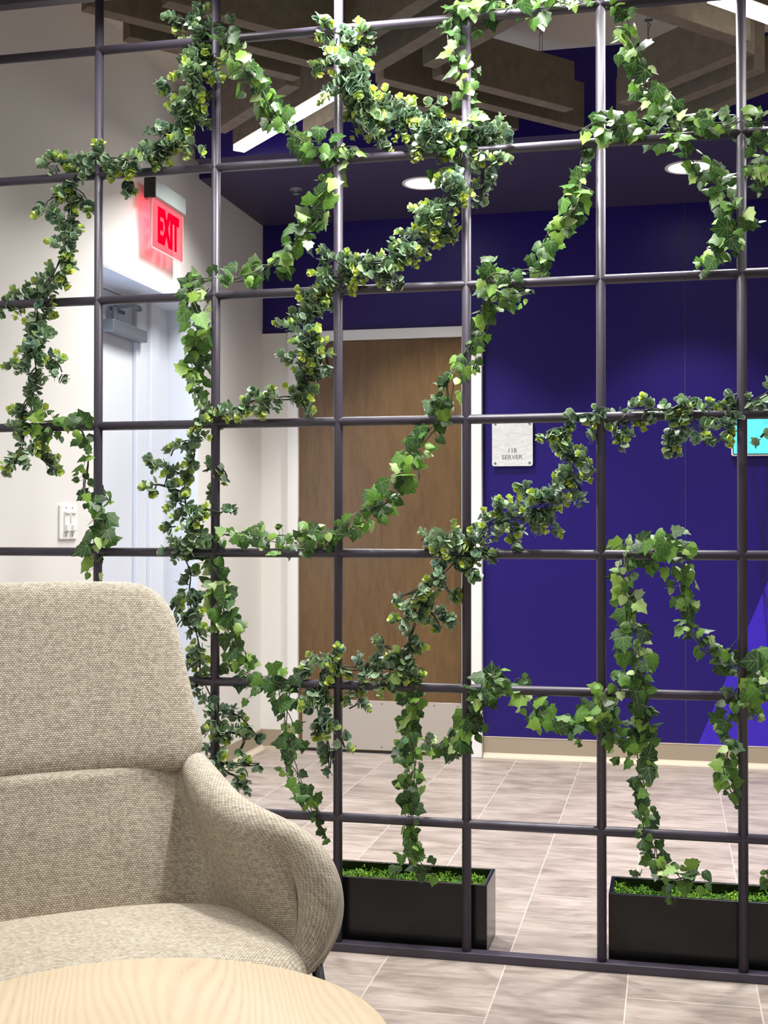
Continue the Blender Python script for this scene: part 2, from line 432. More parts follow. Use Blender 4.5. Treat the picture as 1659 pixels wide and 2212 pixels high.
# ------------------------------------------------------------------ planters
def planter(x0, x1, label):
    y0, y1, h, w = .038, .203, .18, .011
    r = thing('trough_planter', label, 'planter', ((x0 + x1) / 2, (y0 + y1) / 2, 0), 'black trough planters behind the lattice')
    b = MB()
    b.box(x0, x1, y0, y1, 0, .012); b.box(x0, x1, y0, y0 + w, .012, h); b.box(x0, x1, y1 - w, y1, .012, h)
    b.box(x0, x0 + w, y0 + w, y1 - w, .012, h); b.box(x1 - w, x1, y0 + w, y1 - w, .012, h)
    b.build('trough', 'planter_black', r, .0018)
    # moss: a bumpy bed and a tangle of small curled blades
    vs, fs, tint = [], [], []
    q = random.Random(int(x0 * 100))
    n = int((x1 - x0 - .03) / .012); k = 11
    for i in range(n + 1):
        for j in range(k + 1):
            x = x0 + w + (x1 - x0 - 2 * w) * i / n; y = y0 + w + (y1 - y0 - 2 * w) * j / k
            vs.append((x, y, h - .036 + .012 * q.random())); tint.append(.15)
    for i in range(n):
        for j in range(k):
            a = i * (k + 1) + j; fs.append((a, a + k + 1, a + k + 2, a + 1))
    for _ in range(int(6500 * (x1 - x0) / .8)):
        x = q.uniform(x0 + w + .004, x1 - w - .004); y = q.uniform(y0 + w + .003, y1 - w - .003)
        bump = .010 * math.sin(x * 60) * math.sin(x * 23 + 1) + .006 * math.sin(y * 90 + x * 30)
        z = h - .030 + bump * .8 + q.uniform(-.006, .008)
        L = q.uniform(.008, .018); a = q.uniform(0, 2 * PI); el = q.uniform(-.1, 1.2)
        d = Vector((math.cos(a) * math.cos(el), math.sin(a) * math.cos(el), math.sin(el)))
        sd = d.cross(Vector((0, 0, 1))); sd = sd.normalized() if sd.length > .01 else Vector((1, 0, 0))
        wd = q.uniform(.0012, .0024); p = Vector((x, y, z)); mid = p + d * L * .55 + Vector((0, 0, .002)); e = p + d * L + Vector((q.uniform(-.004, .004), q.uniform(-.004, .004), -.002))
        o0 = len(vs); vs += [p - sd * wd, p + sd * wd, mid + sd * wd, mid - sd * wd, e]
        fs += [(o0, o0 + 1, o0 + 2, o0 + 3), (o0 + 3, o0 + 2, o0 + 4)]
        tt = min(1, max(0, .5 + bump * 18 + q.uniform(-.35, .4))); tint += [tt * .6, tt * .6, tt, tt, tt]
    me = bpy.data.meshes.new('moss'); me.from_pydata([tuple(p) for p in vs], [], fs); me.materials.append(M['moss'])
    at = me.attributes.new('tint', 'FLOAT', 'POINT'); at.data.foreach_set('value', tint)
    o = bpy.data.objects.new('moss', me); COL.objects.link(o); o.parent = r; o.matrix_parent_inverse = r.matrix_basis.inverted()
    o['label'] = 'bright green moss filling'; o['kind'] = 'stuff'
planter(.27, 1.068, 'long black trough planter with moss, partly hidden behind the armchair')
planter(1.377, 2.18, 'long black trough planter with moss at the right end of the lattice')

# ------------------------------------------------------------------ garlands
def px_scale(x):
    # metres per photo pixel on the lattice plane near photo column x
    inv = (270 + (306 - 270) * (x - 213) / 1390.) / S
    return 1. / inv
IVY = [(0, .06), (.2, -.06), (.5, .12), (.34, .36), (.44, .62), (.17, .66), (0, 1.)]
def ivy_template():
    mid = [(0, .06), (0, .25), (0, .5), (0, .75), (0, 1.)]
    R = [(.2, -.05), (.50, .14), (.385, .36), (.40, .58), (.20, .70)]
    v = mid + R + [(-x, y) for x, y in R]
    f = [(0, 5, 6), (0, 6, 1), (1, 6, 7), (1, 7, 2), (2, 7, 8), (2, 8, 3), (3, 8, 9), (3, 9, 4)]
    f2 = [(a, c if c < 5 else c + 5, b_ if b_ < 5 else b_ + 5) for a, b_, c in f]
    return np.array(v), f + f2
def heart_template():
    mid = [(0, .02), (0, .3), (0, .6), (0, 1.)]
    R = [(.22, -.03), (.42, .2), (.40, .46), (.2, .78)]
    v = mid + R + [(-x, y) for x, y in R]
    f = [(0, 4, 5), (0, 5, 1), (1, 5, 6), (1, 6, 2), (2, 6, 7), (2, 7, 3)]
    f2 = [(a, c if c < 4 else c + 4, b_ if b_ < 4 else b_ + 4) for a, b_, c in f]
    return np.array(v), f + f2
def gum_template():
    ang = [i * 2 * PI / 10 for i in range(10)]
    rim = [(.46 * math.sin(a) * (1 + .12 * math.cos(a - PI)), .5 - .5 * math.cos(a)) for a in ang]
    v = [(0, .5)] + rim
    return np.array(v), [(0, 1 + i, 1 + (i + 1) % 10) for i in range(10)]
T_IVY, T_HEART, T_GUM = ivy_template(), heart_template(), gum_template()

class Leaves:
    def __init__(s): s.v = []; s.f = []; s.uv = []; s.t = []; s.n = 0
    def add(s, T, base, tip, nor, size, tint, fold=.25, bend=.2, wid=1.):
        P, F = T
        y = tip.normalized(); x = y.cross(nor)
        if x.length < 1e-4: x = y.orthogonal()
        x.normalize(); z = x.cross(y)
        lx, ly = P[:, 0] * size * wid, P[:, 1] * size
        lz = (np.abs(P[:, 0]) * -fold + (P[:, 1] ** 2) * -bend + .1 * P[:, 1]) * size
        B = np.array(base)
        W = B + lx[:, None] * np.array(x) + ly[:, None] * np.array(y) + lz[:, None] * np.array(z)
        s.v.append(W); s.uv.append(P); s.t.append(np.full(len(P), tint))
        s.f += [tuple(i + s.n for i in q) for q in F]; s.n += len(P)
    def build(s, name, mat, parent):
        V = np.concatenate(s.v); UV = np.concatenate(s.uv); Tn = np.concatenate(s.t)
        me = bpy.data.meshes.new(name); me.from_pydata(V.tolist(), [], s.f); me.materials.append(M[mat])
        at = me.attributes.new('tint', 'FLOAT', 'POINT'); at.data.foreach_set('value', Tn.astype(np.float32))
        ul = me.uv_layers.new(name='UVMap')
        idx = np.zeros(len(me.loops), dtype=np.int32); me.loops.foreach_get('vertex_index', idx)
        ul.data.foreach_set('uv', UV[idx].astype(np.float32).ravel())
        me.polygons.foreach_set('use_smooth', [True] * len(me.polygons))
        o = bpy.data.objects.new(name, me); COL.objects.link(o); o.parent = parent; o.matrix_parent_inverse = parent.matrix_basis.inverted()
        return o

def resample(path, step):
    """Catmull style resample of [(x,y,hw)] in photo pixels -> list of (x,y,hw)."""
    out = []
    n = len(path)
    for i in range(n - 1):
        p0, p1, p2, p3 = path[max(i - 1, 0)], path[i], path[i + 1], path[min(i + 2, n - 1)]
        L = math.hypot(p2[0] - p1[0], p2[1] - p1[1]); k = max(1, int(round(L / step)))
        for j in range(k):
            t = j / k
            q = []
            for c in range(3):
                a, b_, cc, d = p0[c], p1[c], p2[c], p3[c]
                q.append(.5 * (2 * b_ + (cc - a) * t + (2 * a - 5 * b_ + 4 * cc - d) * t * t + (3 * b_ - a - 3 * cc + d) * t ** 3))
            out.append(tuple(q))
    out.append(tuple(path[-1])); return out

def depth_at(q, ph, i):
    return -.012 + .028 * math.sin(i * .11 + ph) + .012 * math.sin(i * .31 + 2 * ph)

LIGHTUP = Vector((.15, -.75, .6))
def ivy_garland(label, paths, seed, dens=1., y0=0.):
    q = random.Random(seed)
    first = at_y(paths[0][0][0], paths[0][0][1], 0)
    r = thing('ivy_garland', label, 'garland', first, 'ivy garlands woven through the lattice')
    stems = MB(); lv = Leaves()
    for path in paths:
        ph = q.uniform(0, 6)
        pts = resample(path, 4.0)
        W = []
        for i, (x, y, hw) in enumerate(pts):
            W.append(at_y(x, y, y0 + depth_at(q, ph, i)))
        # two or three twining strands that loop about each other
        for s_ in range(3):
            a0 = q.uniform(0, 6); rr = .35
            st = []
            for i in range(0, len(pts), 3):
                x, y, hw = pts[i]; m_ = px_scale(x) * hw * rr
                st.append(W[i] + Vector((math.sin(i * .13 + a0) * m_, math.sin(i * .09 + a0 * 2) * m_ * .6, math.cos(i * .16 + a0) * m_ * .7)))
            if len(st) > 1: stems.tube(st, .0013, 5)
        acc = 0.
        for i, (x, y, hw) in enumerate(pts):
            acc += 4.0 / 4.0 * dens * max(.45, min(1.5, hw / 34.))
            while acc >= 1:
                acc -= 1
                mpp = px_scale(x)
                rad = hw * mpp
                a = q.uniform(0, 2 * PI); rr = rad * math.sqrt(q.random()) * 1.16
                off = Vector((math.cos(a) * rr, 0, math.sin(a) * rr))
                dy = q.uniform(-.9, .8) * min(rad, .035)
                big = q.random() < .40
                size = (q.uniform(30, 45) if big else q.uniform(17, 29)) * mpp * min(1.05, max(.6, hw / 34.))
                base = W[i] + off * .78 + Vector((0, dy, 0))
                out = off.normalized() if off.length > 1e-5 else Vector((1, 0, 0))
                tip = out * q.uniform(.2, 1.0) + Vector((0, 0, -1)) * q.uniform(.0, 1.0) + Vector((q.uniform(-.7, .7), q.uniform(-.45, .25), q.uniform(-.5, .5)))
                if tip.length < .1: tip = Vector((0, 0, -1))
                nor = Vector((0, -1, .25)) * q.uniform(.5, 1.2) + out * q.uniform(-.1, .6) + Vector((q.uniform(-.55, .55), q.uniform(-.3, .5), q.uniform(-.3, .7)))
                u = q.random()
                tint = (q.uniform(0, .28) if u < .42 else q.uniform(.28, .62) if u < .82 else q.uniform(.62, .88) if u < .96 else q.uniform(.9, 1.))
                if not big: tint = min(1, tint + .12)
                T = T_IVY if (big or q.random() < .35) else T_HEART
                base -= tip.normalized() * size * .4
                lv.add(T, base, tip, nor, size, tint, q.uniform(-.05, .45), q.uniform(-.1, .4), q.uniform(.85, 1.1))
                c = W[i] + off * .15
                mid = (c + base) / 2 + Vector((0, 0, q.uniform(-.004, .008)))
                stems.tube([c, mid, base], .0007, 3, False)
    stems.build('stem', 'stem_brown', r, smooth=True)
    lv.build('leaves', 'ivy_leaf', r)
    return r

def gum_garland(label, paths, seed, dens=1., y0=0.):
    q = random.Random(seed)
    first = at_y(paths[0][0][0], paths[0][0][1], 0)
    r = thing('eucalyptus_garland', label, 'garland', first, 'eucalyptus garlands woven through the lattice')
    stems = MB(); lv = Leaves(); tips = Leaves()
    for path in paths:
        ph = q.uniform(0, 6)
        pts = resample(path, 4.0); N = len(pts)
        W = [at_y(x, y, y0 + depth_at(q, ph, i)) for i, (x, y, hw) in enumerate(pts)]
        for s_ in range(2):
            a0 = q.uniform(0, 6); st = []
            for i in range(0, N, 3):
                x, y, hw = pts[i]; m_ = px_scale(x) * hw * .16
                st.append(W[i] + Vector((math.sin(i * .1 + a0) * m_, math.sin(i * .07 + a0) * m_, math.cos(i * .12 + a0) * m_)))
            if len(st) > 1: stems.tube(st, .0018, 5)
        acc = .5
        for i, (x, y, hw) in enumerate(pts):
            acc += 4.0 / 5.6 * dens * max(.5, min(1.4, hw / 36.))
            while acc >= 1:
                acc -= 1
                mpp = px_scale(x); rad = hw * mpp
                t_ = (W[min(i + 3, N - 1)] - W[max(i - 3, 0)]); t_ = t_.normalized() if t_.length > 0 else Vector((0, 0, -1))
                a = q.uniform(0, 2 * PI)
                out = Vector((math.cos(a), q.uniform(-.55, .5), math.sin(a) - .18))
                d = (out + t_ * q.uniform(-.4, .8)).normalized()
                L = rad * q.uniform(.8, 1.3)
                if L < .018: L = .018
                p0 = W[i] + Vector((q.uniform(-1, 1), q.uniform(-1, 1), q.uniform(-1, 1))) * rad * .22
                sag = Vector((0, 0, -1)) * L * q.uniform(-.15, .35)
                tw = [p0 + d * L * k / 4 + sag * (k / 4) ** 2 for k in range(5)]
                stems.tube(tw, [.0011, .001, .0009, .0008, .0006], 4, False)
                npair = max(4, int(L / .0074))
                yellow = q.random() < .5
                dark = q.uniform(.05, .62)
                ax = d.orthogonal().normalized(); bx = d.cross(ax)
                spin = q.uniform(0, PI)
                for k in range(npair):
                    f = (k + .9) / npair
                    c = p0 + d * L * f + sag * f * f
                    ang = spin + (k % 2) * PI / 2 + q.uniform(-.25, .25)
                    sz = mpp * (q.uniform(15, 20.5) * (1 - .45 * f) + 2.6)
                    for sgn in (1, -1):
                        o_ = (ax * math.cos(ang) + bx * math.sin(ang)) * sgn
                        tipd = (o_ + d * q.uniform(.35, .8) + Vector((0, -.15, .1))).normalized()
                        nor = (d - o_ * .5 + Vector((q.uniform(-.3, .3), q.uniform(-.6, .1), q.uniform(-.1, .5)))).normalized()
                        if yellow and f > .68:
                            tips.add(T_GUM, c, tipd, nor, sz, min(1., q.uniform(.74, 1.) ), q.uniform(-.3, .3), q.uniform(-.3, .2))
                        else:
                            tt = min(.74, max(0, dark + q.uniform(-.15, .2) + .18 * f))
                            lv.add(T_GUM, c, tipd, nor, sz, tt, q.uniform(-.35, .25), q.uniform(-.35, .25))
                if yellow:
                    for k in range(3):
                        tips.add(T_GUM, p0 + d * L + sag, (d + Vector((q.uniform(-.6, .6), q.uniform(-.6, .4), q.uniform(-.6, .6)))), Vector((q.uniform(-.5, .5), -1, q.uniform(-.2, .8))), mpp * q.uniform(8, 12), q.uniform(.85, 1.), .1, -.2)
    stems.build('stem', 'stem_dark', r, smooth=True)
    lv.build('leaves', 'gum_leaf', r)
    o = tips.build('young_leaves', 'gum_leaf', r); o['label'] = 'yellow green young leaf tips'
    return r

gum_garland('eucalyptus garland arching from the top of the second upright to the exit sign', [
    [(470,58,30),(446,80,42),(430,120,50),(424,165,44),(416,210,48),(398,252,42),(370,285,36),(345,318,42),(300,338,28),(250,340,34),(208,345,32),(165,350,32),(125,348,26),(108,345,12)],
    [(455,62,25),(410,45,32),(374,38,20)], [(470,50,22),(490,62,26),(500,95,22)], [(385,198,18),(345,192,9)], [(405,300,25),(430,326,14)], [(276,368,10),(272,395,20),(280,418,10)]], 1, 1.05)
gum_garland('eucalyptus garland hanging down the far left of the lattice', [
    [(165,378,14),(148,415,12),(145,440,18),(145,470,26),(145,505,32),(140,545,30),(125,585,28),(105,615,34),(75,635,34),(40,650,26),(8,664,10)],
    [(150,415,12),(110,430,26),(96,465,22)], [(150,405,10),(178,420,24),(192,450,12)],
    [(85,660,28),(78,710,38),(70,765,34),(75,805,22),(75,830,20),(62,862,30),(50,895,26),(54,940,30),(38,985,26),(22,1015,10)],
    [(95,770,22),(122,785,20),(134,808,8)],[(50,780,22),(18,795,14)], [(70,960,18),(95,990,24),(118,1010,12)]], 2, 1.0)
gum_garland('thick eucalyptus garland bunched at the top beside the glowing linear light', [
    [(725,62,20),(738,85,34),(750,115,52),(756,155,52),(768,195,50),(778,230,44),(800,252,42),(832,248,40),(870,256,46),(910,270,46),(950,285,46),(990,298,48),(1022,298,46),(1060,294,34),(1095,286,12)],
    [(735,75,18),(702,60,18),(694,32,12)],[(750,80,20),(785,70,26),(800,60,14)],[(725,140,20),(690,145,16),(672,152,8)],
    [(790,255,24),(788,275,30),(795,290,14)],[(920,240,20),(940,225,18)],[(830,260,18),(822,300,22),(830,325,10)]], 3, 1.1)
gum_garland('long eucalyptus garland crossing the dark blue wall above the brown door', [
    [(1000,320,28),(1000,350,26),(978,400,36),(960,440,42),(935,480,42),(905,510,38),(870,542,36),(830,570,34),(790,578,32),(745,588,38),(706,612,40),(682,645,38),(664,685,38),(660,715,36),(668,745,40),(668,790,34),(655,830,34),(640,855,30),(600,862,26),(550,868,28),(502,884,20),(458,896,24),(440,905,20)],
    [(1035,325,18),(1042,360,22),(1040,400,22),(1038,436,10)],[(1045,345,16),(1075,345,16),(1092,352,8)],
    [(745,575,26),(722,555,26),(706,540,12)],[(850,585,20),(860,610,12)],[(935,500,22),(975,520,10)],[(650,680,18),(620,688,16),(606,694,7)],[(640,770,26),(612,775,14)],[(690,640,26),(660,625,22)],[(700,760,18),(708,790,16)],[(645,860,20),(662,888,12)]], 4, 1.05)
gum_garland('dark eucalyptus garland trailing down the second upright behind the armchair', [
    [(440,880,26),(430,915,18),(412,950,24),(418,985,14),(400,1020,14),(398,1060,14),(405,1100,30),(420,1140,36),(395,1185,34),(410,1235,14),(408,1285,26),(420,1340,24),(432,1400,26),(430,1450,24),(450,1500,22),(470,1535,26),(475,1600,12),(480,1655,18),(512,1680,26)],
    [(405,965,20),(375,970,14),(368,985,8)],[(410,1030,12),(370,1018,28),(345,1005,16),(318,1000,7)],[(395,1060,18),(350,1050,26),(320,1052,9)],[(400,1090,20),(385,1082,26)],
    [(440,1020,14),(475,1010,18),(492,1035,8)],[(440,1100,22),(476,1105,18),(494,1090,8)],[(450,1060,16),(470,1060,18)],[(380,1140,18),(366,1140,10)],[(395,1180,20),(358,1185,12)],
    [(405,1290,20),(372,1300,26),(360,1325,14)],[(400,1330,20),(385,1355,22)],[(430,1420,26),(410,1440,20)],
    [(475,1535,14),(515,1550,24),(540,1575,20),(555,1590,8)],[(475,1560,14),(460,1580,26),(455,1605,14)],[(490,1580,10),(525,1590,26),(520,1618,12)],[(475,1630,10),(455,1640,16)],[(485,1650,16),(530,1652,20),(562,1650,8)],[(505,1680,22),(540,1690,16)]], 5, .85)
gum_garland('eucalyptus garland running from the tablet along a bar and down past the room sign', [
    [(1670,842,22),(1640,862,20),(1600,872,16),(1560,885,16),(1500,880,12),(1450,882,12),(1400,888,22),(1360,892,32),(1310,896,26),(1260,895,12),(1230,915,16),(1222,950,20),(1232,985,30),(1238,1025,34),(1205,1060,38),(1165,1098,40),(1120,1125,38),(1078,1120,32),(1045,1150,30),(1025,1175,32),(980,1165,34),(940,1166,24),(910,1165,10)],
    [(1590,880,18),(1565,925,28),(1550,955,14)],[(1470,890,16),(1450,935,30),(1445,970,14)],[(1490,895,14),(1510,930,28),(1520,962,12)],[(1340,900,20),(1330,935,26),(1345,960,10)],[(1300,905,18),(1288,945,14)],[(1460,880,12),(1485,866,20),(1494,852,8)],[(1380,885,16),(1392,868,14),(1408,875,10)],
    [(1230,930,14),(1190,925,20),(1175,940,12)],[(1225,970,18),(1262,985,26),(1280,1020,12)],[(1240,1040,20),(1255,1062,18)],[(1150,1070,24),(1135,1050,18),(1130,1040,9)],[(1170,1110,24),(1185,1140,22)],[(1110,1140,24),(1120,1170,14)],[(1080,1105,20),(1072,1090,14)],[(1055,1180,24),(1072,1205,12)],[(1590,850,14),(1565,862,14)],[(1030,1190,24),(1015,1225,18),(1022,1250,9)],[(1650,935,12),(1640,950,8)]], 6, 1.0)
gum_garland('eucalyptus garland hanging before the lower half of the brown door', [
    [(1005,1195,26),(975,1215,30),(950,1240,26),(925,1275,22),(905,1310,22),(895,1350,14),(885,1380,20),(872,1410,34),(850,1440,38),(805,1440,30),(770,1445,24),(735,1440,18),(700,1440,28),(690,1480,32),(690,1520,34),(692,1555,30),(705,1590,20),(712,1630,16),(712,1660,9)],
    [(930,1255,20),(895,1280,24),(862,1290,10)],[(950,1240,18),(968,1280,26),(985,1275,14)],[(905,1300,20),(880,1335,20),(848,1340,9)],[(920,1310,22),(945,1335,30),(955,1360,16)],[(965,1330,16),(985,1345,12)],[(890,1390,24),(915,1395,18)],[(840,1400,24),(818,1392,16)],[(860,1460,24),(905,1470,22)],
    [(735,1440,12),(728,1412,18),(730,1398,10)],[(700,1430,18),(668,1432,20),(655,1450,12)],[(690,1500,18),(665,1500,24)],[(760,1480,18),(775,1510,26),(752,1530,12)],[(690,1560,18),(680,1590,18)],[(735,1590,8),(745,1620,8)]], 7, 1.0)

ivy_garland('ivy garland crossing in front of the sprinkler and the lit linear light', [
    [(482,80,30),(502,105,40),(525,135,44),(545,170,42),(562,205,40),(580,232,38),(602,258,34),(626,282,33),(655,302,33),(690,316,36),(720,328,40),(740,345,36),(725,370,38),(708,402,36),(692,438,36),(676,480,36),(652,512,40),(624,538,40),(592,566,36),(560,588,34),(522,600,30),(486,606,24)],
    [(745,325,30),(772,322,20)],[(460,600,22),(440,605,26),(415,618,34),(412,652,34),(426,692,36),(420,732,34),(426,775,34),(424,818,34),(424,855,28),(444,890,20)],[(455,620,18),(440,650,20)]], 11, 1.0)
ivy_garland('brightly lit ivy garland lying along the topmost crossbar', [
    [(950,55,22),(985,30,36),(1020,22,38),(1062,16,38),(1110,14,38),(1150,24,40),(1192,8,34),(1240,2,24),(1290,4,22),(1335,20,22)],
    [(975,60,26),(978,100,32),(992,140,34),(1000,185,34),(1018,225,34),(1020,262,30),(1000,300,24),(985,345,24),(962,372,32),(944,395,26)],[(1020,60,18),(1032,75,16)],[(1020,150,14),(1036,165,16)]], 12, .95)
ivy_garland('ivy garland falling from the top right in front of the right downlight', [
    [(1335,15,28),(1352,50,36),(1350,85,38),(1372,125,36),(1394,165,38),(1414,205,38),(1438,235,34),(1445,262,38),(1466,310,34),(1498,348,30),(1522,372,36),(1552,392,36),(1572,425,40),(1584,462,40),(1590,500,38),(1572,535,40),(1540,560,36),(1518,588,22)],
    [(1262,282,22),(1300,272,36),(1345,280,36),(1395,274,42),(1440,276,46),(1490,266,44),(1540,272,32),(1600,262,34),(1645,262,36)],
    [(1635,290,32),(1636,345,36),(1632,380,34),(1645,412,18)],[(1600,470,30),(1635,480,22)]], 13, 1.0)
ivy_garland('long ivy garland draped diagonally across the brown door', [
    [(1272,318,18),(1264,345,26),(1256,378,30),(1244,412,34),(1230,447,36),(1214,482,38),(1196,512,36),(1180,546,38),(1164,575,34),(1128,588,20),(1100,598,26),(1068,602,36),(1062,635,40),(1048,675,32),(1042,715,32),(1022,745,24),(988,792,28),(972,830,28),(960,872,36),(936,922,34),(914,958,36),(888,994,38),(866,1038,36),(838,1070,36),(800,1100,36),(764,1130,36),(730,1148,34),(690,1150,34),(650,1164,34),(610,1164,36),(560,1160,32),(512,1158,28),(476,1162,28)],
    [(1048,570,26),(1070,610,30)],[(1070,640,30),(1105,642,34),(1142,636,18)],[(1030,770,12),(1022,800,10)],[(720,1170,22),(690,1180,22),(630,1185,22)]], 14, 1.0)
ivy_garland('ivy garland hanging just right of the armchair backrest', [
    [(462,1165,30),(450,1190,34),(462,1235,34),(470,1280,36),(488,1325,36),(494,1370,36),(510,1400,34),(505,1440,34),(545,1462,28),(590,1470,34),(615,1478,38),(612,1512,36),(620,1550,24),(626,1592,28),(626,1640,32),(638,1690,28),(655,1722,30),(676,1748,18),(690,1780,10),(706,1815,8)],
    [(430,1180,24),(420,1200,26)],[(560,1490,26),(548,1505,24)],[(535,1410,20),(548,1440,18)],[(645,1560,12),(655,1575,12)]], 15, .95)
ivy_garland('short dark ivy garland beside the white light switch', [
    [(78,905,30),(108,905,34),(140,915,34),(168,925,32),(182,958,22),(182,1000,24),(184,1040,24),(198,1085,26),(222,1100,30),(216,1135,36),(210,1172,36),(206,1212,34),(214,1242,26)],
    [(90,925,28),(120,945,26)],[(228,1060,16),(240,1085,18)]], 16, .95)
ivy_garland('ivy garland rising from the planter nearest the armchair', [
    [(935,1885,26),(905,1872,36),(886,1838,30),(880,1800,28),(886,1758,36),(882,1722,36),(886,1688,30),(886,1645,36),(886,1602,40),(893,1560,40),(890,1520,42),(880,1488,38),(875,1450,24)],
    [(915,1590,26),(942,1612,22),(970,1606,32),(1002,1590,36),(1020,1556,38),(1035,1515,36),(1056,1482,38),(1092,1462,38),(1112,1492,32),(1150,1530,32),(1182,1560,34),(1220,1568,34),(1252,1558,36),(1280,1530,32),(1308,1502,36)],
    [(860,1880,24),(845,1890,12)],[(985,1625,18),(970,1645,20)],[(1130,1470,20),(1140,1475,14)],[(1250,1590,16),(1255,1605,10)]], 17, 1.0)
ivy_garland('ivy garland with two hanging legs that dips into the right planter', [
    [(1330,1185,28),(1356,1180,36),(1390,1190,34),(1426,1182,36),(1462,1172,38),(1484,1200,26),(1464,1240,32),(1476,1270,36),(1488,1308,34),(1484,1348,30),(1500,1376,30),(1522,1400,28),(1560,1420,34),(1592,1442,38),(1626,1452,38),(1660,1442,36)],
    [(1350,1200,26),(1345,1235,28),(1358,1268,36),(1360,1302,36),(1366,1342,36),(1362,1390,38),(1382,1422,34),(1388,1462,36),(1390,1510,34),(1392,1560,34),(1388,1605,34),(1386,1650,34),(1382,1690,26),(1386,1732,30),(1396,1772,28),(1405,1820,28),(1414,1858,30),(1440,1880,32),(1470,1898,38),(1508,1892,36)],
    [(1400,1215,28),(1440,1215,30)],[(1370,1450,28),(1335,1482,38),(1312,1510,40),(1308,1555,38),(1318,1600,28),(1345,1590,34),(1362,1570,28)],[(1455,1930,26),(1452,1955,16)],[(1380,1880,20),(1375,1900,10)],[(1335,1640,10),(1325,1655,8)]], 18, .95)
ivy_garland('ivy garland bunched on the right edge before the violet panel', [
    [(1668,1480,36),(1640,1492,38),(1606,1496,42),(1576,1530,32),(1562,1585,26),(1578,1628,30),(1574,1668,32),(1580,1708,28),(1592,1738,20)],
    [(1620,1530,28),(1640,1560,18)],[(1655,1420,26),(1665,1460,30)],[(1665,1880,30),(1655,1900,24)]], 19, 1.0)


D1 = Vector((.674, .739, 0)); D2 = Vector((.704, -.710, 0))
LL, DOWN, RECESS_FILL, AMB, EXPO = 27., 92., 6., .19, 0.3
SPREAD = 130.
LOUNGE = [((.35, -1.5), (D2), 4.), ((-.35, -.75), D1, 8.), ((1.7, -1.6), D1, 5.), ((.62, -.02), D2, 25.), ((-.2, -2.9), D2, 8.), ((2.6, -2.4), D1, 8.), ((1.9, -.1), D1, 9.), ((1.02, -.27), D1, 16.)]
SHELL = [((0, -.362, .693), -90, .03, (0, -.25, .40), -.012), ((.11, -.362, .693), -90, .03, (.11, -.25, .40), -.012), ((.185, -.383, .70), -72, .032, (.188, -.245, .40), -.008),
         ((.244, -.40, .714), -45, .034, (.246, -.215, .405), .0), ((.243, -.318, .698), -14, .036, (.262, -.15, .41), .002), ((.247, -.235, .676), -6, .037, (.272, -.10, .415), .004), ((.257, -.165, .659), -8, .037, (.280, -.06, .42), .006),
         ((.280, -.09, .652), -6, .038, (.290, -.03, .425), .008), ((.306, -.036, .640), 4, .038, (.292, -.006, .43), .010), ((.321, .000, .612), 18, .038, (.288, .006, .435), .012), ((.322, .018, .565), 34, .036, (.284, .010, .435), .010), ((.313, .022, .508), 48, .031, (.276, .010, .43), .006), ((.298, .022, .462), 60, .027, (.264, .006, .42), .001),
         ((.270, .018, .432), 74, .024, (.245, .0, .41), .0), ((.225, .010, .418), 84, .02, (.21, -.01, .40), .0)]
BKP = (.268, .232, .672, 1.0, .085)
BKY = (-.368, -.53)
# ------------------------------------------------------------------ ceiling baffles and linear lights
BZ, BH, BT = 2.6, .172, .052
def baffle(label, p, q, side, wires=((.22, 0), (.78, 0)), light=None, z=BZ):
    """p,q: ends of the far lower edge in plan; side: +1/-1 which way the thickness goes (towards the viewer)."""
    p = Vector((p[0], p[1], 0)); q = Vector((q[0], q[1], 0)); d = (q - p).normalized()
    n = Vector((d.y, -d.x, 0))
    if n.y > 0: n = -n
    n = n * BT
    c = (p + q) / 2 + n / 2
    if light: r = thing('linear_light', label, 'light', (c.x, c.y, z), 'linear lights between the ceiling baffles')
    else: r = thing('acoustic_baffle', label, 'ceiling baffle', (c.x, c.y, z), 'felt baffles hung in a herringbone under the ceiling')
    quad = [p, q, q + n, p + n]
    b = MB()
    b.prism([(v.x, v.y) for v in quad], 2, z if not light else z + .024, z + BH)
    b.build('panel' if not light else 'housing', 'felt', r, .0025)
    if light:
        b = MB(); e = d * .004; m_ = n * .04
        qq = [p + e + m_, q - e + m_, q - e + n - m_, p + e + n - m_]
        b.prism([(v.x, v.y) for v in qq], 2, z, z + .0235); b.build('diffuser', 'lamp_glow', r)
        ld = bpy.data.lights.new('linear_lamp', 'AREA'); ld.shape = 'RECTANGLE'; ld.size = (q - p).length * .98; ld.size_y = .045
        ld.energy = light; ld.color = (1, .98, .955); ld.spread = math.radians(SPREAD)
        lo = bpy.data.objects.new('linear_lamp', ld); COL.objects.link(lo)
        lo.location = (c.x, c.y, z - .004); lo.rotation_euler = (0, 0, math.atan2(d.y, d.x))
    for f, _ in wires:
        w = p + (q - p) * f + n / 2
        b = MB(); b.tube([(w.x, w.y, z + BH), (w.x, w.y, ZC - .03)], .0012, 6)
        b.tube([(w.x, w.y, ZC - .03), (w.x + .006, w.y, ZC - .024), (w.x + .004, w.y, ZC - .014), (w.x - .004, w.y, ZC - .008), (w.x, w.y, ZC)], .0022, 6)
        b.box(w.x - .014, w.x + .014, w.y - .008, w.y + .008, ZC - .004, ZC)
        b.build('hanger', 'closer_grey', r)
    return r
def along(p, D, L): return (p[0] + D.x * L, p[1] + D.y * L)
def bf(label, p, D, L, light=None):
    return baffle(label, p, along(p, D, L), 1, light=light)
bf('felt baffle at the top left corner, longest beside the white wall', (-.1356, .1641), D1, .917)
bf('felt baffle just behind the longest left one, ending above the linear light', (-.1135, .401), D1, .61)
bf('felt baffle over the gap between second and third uprights, nearest the top edge', (.1042, .1838), D1, .585)
